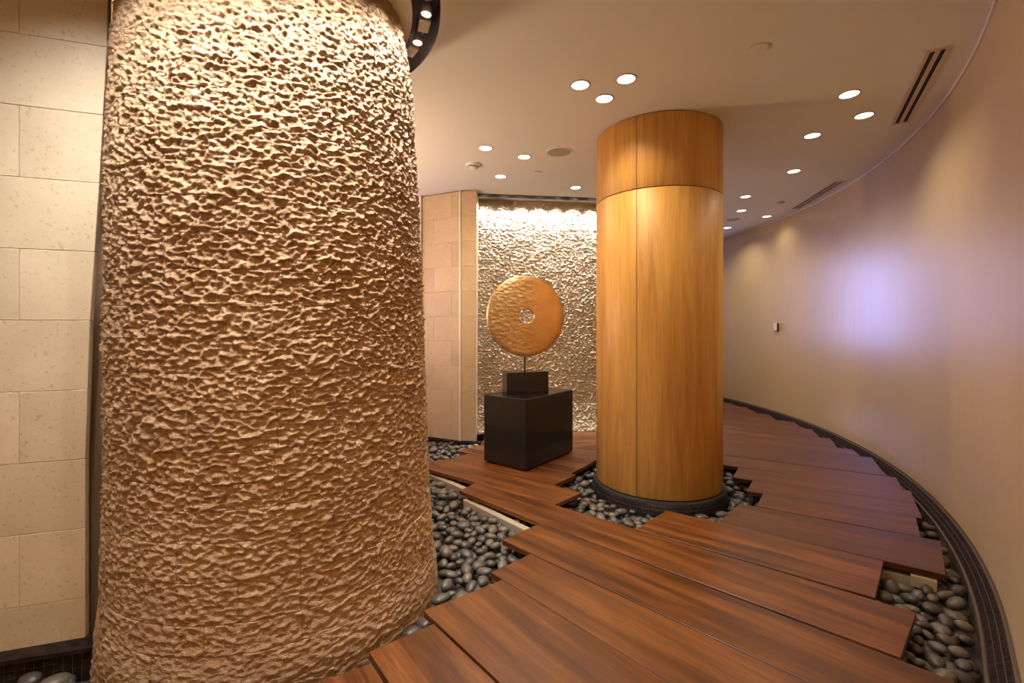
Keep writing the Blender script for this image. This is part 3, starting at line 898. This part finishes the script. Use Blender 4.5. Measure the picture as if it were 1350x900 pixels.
vent((3.555, 4.93), (3.795, 6.10), .115, 'smaller looking far linear air vent with two dark slots, by the ceiling edge')

# thermostat on the curved wall
a_ = math.atan2(6.72 - WCY, 3.9 - WCX)
o = tag(empty('thermostat', (WCX + WR * math.cos(a_), WCY + WR * math.sin(a_), 1.262), a_), 'small white thermostat box on the curved plaster wall', 'thermostat')
mb = MB(); mb.box(-.028, 0, -.040, .040, -.058, .058); mb.build('back_box', M_DARKPLASTIC, o, bevel=.003)
mb = MB(); mb.box(-.036, -.028, -.040, .040, -.050, .060); mb.build('cover', M_WHITE, o, bevel=.003)

# ------------------------------------------------------------------ unseen fill lights added to brighten the hall
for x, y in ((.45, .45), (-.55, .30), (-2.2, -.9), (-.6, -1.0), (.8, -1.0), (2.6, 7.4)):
    spot((x, y, ZC - .02), (x, y, 0), P_DOWN * 1.5, 160, 1.0, EMBER if y < 1 else WARM, radius=.05)  # bare spots without fittings, added outside the view as fill
M_FILL_SHADE = emit('fill_lamp_glow', AMBER, 3.0)
def fill_lamp(x, y, z0, power, label):  # lamp shape added out of view to raise the ambient light
    o = tag(empty('fill_lamp', (x, y, z0)), label, 'lamp')
    mb = MB(); mb.lathe([(.0001, .03), (.13, .02), (.14, 0)], 28); mb.build('base', M_ROD, o, True, fix=False)
    mb = MB(); mb.lathe([(.012, .02), (.012, 1.5)], 12); mb.build('pole', M_ROD, o, True, fix=False)
    mb = MB(); mb.lathe([(.20, 1.42), (.15, 1.78)], 32); mb.build('fill_lamp_shade', M_FILL_SHADE, o, True, fix=False)
    l = bpy.data.lights.new('lamp_light', 'POINT'); l.energy = power; l.color = AMBER; l.shadow_soft_size = .10
    lo = bpy.data.objects.new('lamp_light', l); COL.objects.link(lo); lo.location = (x, y, z0 + 1.86)
fill_lamp(-1.85, 3.75, -.16, P_FILL * 1.8, 'unseen fill lamp with a lit shade, added behind the stone pillar')
fill_lamp(-1.5, -1.9, 0.0, P_FILL * .25, 'unseen fill lamp with a lit shade, added at the rear wall, left')
fill_lamp(.75, -2.0, 0.0, P_FILL * .35, 'unseen fill lamp with a lit shade, added at the rear wall, right')

# ------------------------------------------------------------------ river pebbles
def ico(seed):
    rr_ = random.Random(seed)
    bm = bmesh.new(); bmesh.ops.create_icosphere(bm, subdivisions=3, radius=1.0)
    ph = [rr_.uniform(0, 6.28) for _ in range(4)]
    sx_, sy_, sz_ = rr_.uniform(.92, 1.08), rr_.uniform(.68, .84), rr_.uniform(.46, .60)
    for v_ in bm.verts:
        x_, y_, z_ = v_.co
        k_ = 1 + .06 * math.sin(2 * x_ + ph[0]) + .05 * math.sin(2.3 * y_ + ph[1]) + .04 * math.sin(3 * x_ + 2 * y_ + ph[2])
        v_.co = Vector((x_ * sx_, y_ * sy_, z_ * sz_)) * k_
    m = bpy.data.meshes.new('pebble'); bm.to_mesh(m); bm.free()
    m.polygons.foreach_set('use_smooth', [True] * len(m.polygons)); m.materials.append(M_PEBBLE)
    return m
VAR = [ico(100 + i) for i in range(7)]

def inside(poly, x, y, m=0.0):
    A = sum(poly[i][0] * poly[(i + 1) % len(poly)][1] - poly[(i + 1) % len(poly)][0] * poly[i][1] for i in range(len(poly)))
    s = 1 if A > 0 else -1
    for i in range(len(poly)):
        (x0, y0), (x1, y1) = poly[i], poly[(i + 1) % len(poly)]
        L = math.hypot(x1 - x0, y1 - y0)
        if s * ((x1 - x0) * (y - y0) - (y1 - y0) * (x - x0)) / L < m: return False
    return True
rails = [(Vector(fl(540, 612, -.05)), Vector(fl(634, 652, -.05))), (Vector(fl(614, 657, -.05)), Vector(fl(706, 702, -.05))), (Vector(fl(1150, 747, -.06)), Vector(fl(1236, 767, -.06)))]
def seg_d(p, a_, b_):
    t = max(0, min(1, (p - a_).dot(b_ - a_) / (b_ - a_).length_squared)); return (p - a_ - (b_ - a_) * t).length
kl0, kl1 = k0, k1
def bed(x, y, mrg):
    if math.hypot(x - PX, y - PY) < .772 + .030: return None
    if math.hypot(x - CLX, y - CLY) < CLR + .045 + .030: return None
    if math.hypot(x - WCX, y - WCY) > WR - KW - .045: return None
    if any(inside(p, x, y, mrg) for p, _ in PL): return None
    pv = Vector((x, y))
    if any(seg_d(pv, a_, b_) < .058 for a_, b_ in rails): return None
    if math.hypot(x - CLX, y - CLY) < 1.15 and y > 2.7 and x < 2.0: return 'column'
    if x > 1.3 and y < 4.6: return 'right'
    if -2.6 < x < -1.15 and (pv - k0).dot(kn) > .035 and y > 1.2 and y < 2.0: return 'corner'
    if y > 4.15 and -1.3 < x < -.2 and y < 5.19 + max(0, (-.6 - x) * .48): return 'far'
    if -1.0 < x < .35 and 1.75 < y <= 4.15: return 'left'
    return None
rnd = random.Random(21)
cand = []
grid = {}
def ok(x, y, r_):
    gx, gy = int(x / .1), int(y / .1)
    for i in (-1, 0, 1):
        for j in (-1, 0, 1):
            for (a_, b_, c_) in grid.get((gx + i, gy + j), ()):
                if math.hypot(a_ - x, b_ - y) < (c_ + r_) * .80: return False
    return True
tries = [((-1.0, .35, 1.75, 4.15), 9000), ((.2, 2.0, 2.7, 4.9), 9000), ((1.3, 3.7, 1.2, 4.6), 12000), ((-2.5, -1.15, 1.2, 1.95), 5000), ((-1.2, -.2, 4.15, 5.5), 5000)]
for (x0, x1, y0, y1), nt_ in tries:
    for t_ in range(nt_):
        x, y = rnd.uniform(x0, x1), rnd.uniform(y0, y1)
        r_ = rnd.uniform(.033, .050) if t_ < nt_ * .5 else rnd.uniform(.024, .036)
        b_ = bed(x, y, .10)
        if b_ is None or not ok(x, y, r_): continue
        grid.setdefault((int(x / .1), int(y / .1)), []).append((x, y, r_))
        cand.append((x, y, r_, b_))
def near_what(x, y, b_):
    """label and group of a pebble from what it lies against"""
    pv = Vector((x, y))
    if b_ == 'left':
        if math.hypot(x - PX, y - PY) < .772 + .11:
            return 'smooth grey river pebble against the foot of the rough stone pillar', 'pebbles at the stone pillar foot'
        if min(seg_d(pv, a_, c_) for a_, c_ in rails[:2]) < .15:
            return 'smooth grey river pebble beside the pale joist rail under the stepped deck edge', 'pebbles beside the pale joist rail'
        if any(inside(p, x, y, -.10) for p, _ in PL):
            return 'smooth grey river pebble just under the sawn plank ends, left of the deck', 'pebbles under the plank ends'
        return 'smooth grey river pebble in the open middle of the bed right of the stone pillar', 'pebbles in the middle of the left bed'
    if b_ == 'column':
        a_ = math.degrees(math.atan2(y - CLY, x - CLX))
        if -45 < a_ < 90: return 'smooth grey river pebble right of the wooden column foot', 'pebbles right of the wooden column'
        if a_ > 150 or a_ < -150: return 'smooth grey river pebble left of the wooden column foot, by the pedestal planks', 'pebbles left of the wooden column'
        return 'smooth grey river pebble in front of the wooden column foot', 'pebbles before the wooden column'
    if b_ == 'right':
        p_ = WR - KW - math.hypot(x - WCX, y - WCY)
        if y > 2.6: return 'smooth dark river pebble in the thin far strip beside the curved wall kerb', 'pebbles in the thin strip along the kerb'
        if p_ < .13: return 'smooth dark river pebble close against the mosaic kerb of the curved wall', 'pebbles against the mosaic kerb'
        return 'smooth dark river pebble in the notch of the sawn plank ends, lower right', 'pebbles in the right notch'
    if b_ == 'corner': return 'large smooth grey river pebble at the foot of the left limestone wall', 'pebbles below the left limestone wall'
    return 'small grey river pebble in the far bed before the limestone pier', 'pebbles before the limestone pier'
objs = []
for (x, y, r_, b_) in cand:
    o = bpy.data.objects.new('pebble', rnd.choice(VAR)); COL.objects.link(o)
    z = {'left': -.088, 'column': -.092, 'right': -.095, 'corner': -.095, 'far': -.09}[b_] + rnd.uniform(-.014, .016)
    if b_ == 'left' and y > 2.9: z += .012
    o.location = (x, y, z); o.scale = (r_, r_, r_)
    o.rotation_euler = (rnd.gauss(0, .22), rnd.gauss(0, .22), rnd.uniform(0, 6.28))
    objs.append((o, b_, r_))
bpy.context.view_layer.update()
dg = bpy.context.evaluated_depsgraph_get()
seen = []
eye = Vector((0, 0, H))
for o, b_, r_ in objs:
    hit = 0; tot = 0
    for dx, dy, dz in ((0, 0, .5), (.6, 0, .3), (-.6, 0, .3), (0, .5, .3), (0, -.5, .3), (.4, .4, .4), (-.4, -.4, .4)):
        p = o.matrix_world @ Vector((dx, dy, dz)); d = (p - eye)
        px, py = CX + F * p.x / p.y, CY + F * (H - p.z) / p.y
        tot += 1
        if not (0 <= px <= 1350 and 0 <= py <= 900): continue
        r0 = SC.ray_cast(dg, eye + d.normalized() * .05, d.normalized(), distance=d.length + .1)
        if r0[0] and r0[4] and r0[4].name == o.name: hit += 1
    seen.append((hit / tot * (r_ / o.location.y) ** 2, o, b_))
seen.sort(key=lambda t: -t[0])
rest = MB()
for k, (s_, o, b_) in enumerate(seen):
    if k < 300 and s_ > 0:
        lb, gr = near_what(o.location.x, o.location.y, b_)
        tag(o, lb, 'pebble', gr)
    else:
        mw = o.matrix_world
        rest.add([mw @ v_.co for v_ in o.data.vertices], [tuple(p.vertices) for p in o.data.polygons])
        bpy.data.objects.remove(o)
# lower layer that fills the hollows
low = []
for (x0, x1, y0, y1), nt_ in tries:
    for t_ in range(nt_ // 3):
        x, y = rnd.uniform(x0, x1), rnd.uniform(y0, y1)
        if bed(x, y, .07) is None: continue
        if any(math.hypot(x - a_, y - b_) < .050 for a_, b_ in low): continue
        low.append((x, y))
        m4 = Matrix.Translation((x, y, -.128 + rnd.uniform(-.01, .01))) @ Matrix.Rotation(rnd.uniform(0, 6.28), 4, 'Z') @ Matrix.Scale(rnd.uniform(.035, .045), 4)
        vm = rnd.choice(VAR)
        rest.add([m4 @ v_.co for v_ in vm.vertices], [tuple(p.vertices) for p in vm.polygons])
tag(rest.build('pebbles', M_PEBBLE, smooth=True, fix=False), 'smooth dark river pebbles lying lower and deeper in all the beds', 'pebbles', kind='stuff')
print('front blocks', nfront, 'pebbles', len(cand), 'seen', sum(1 for s_ in seen if s_[0] > 0))
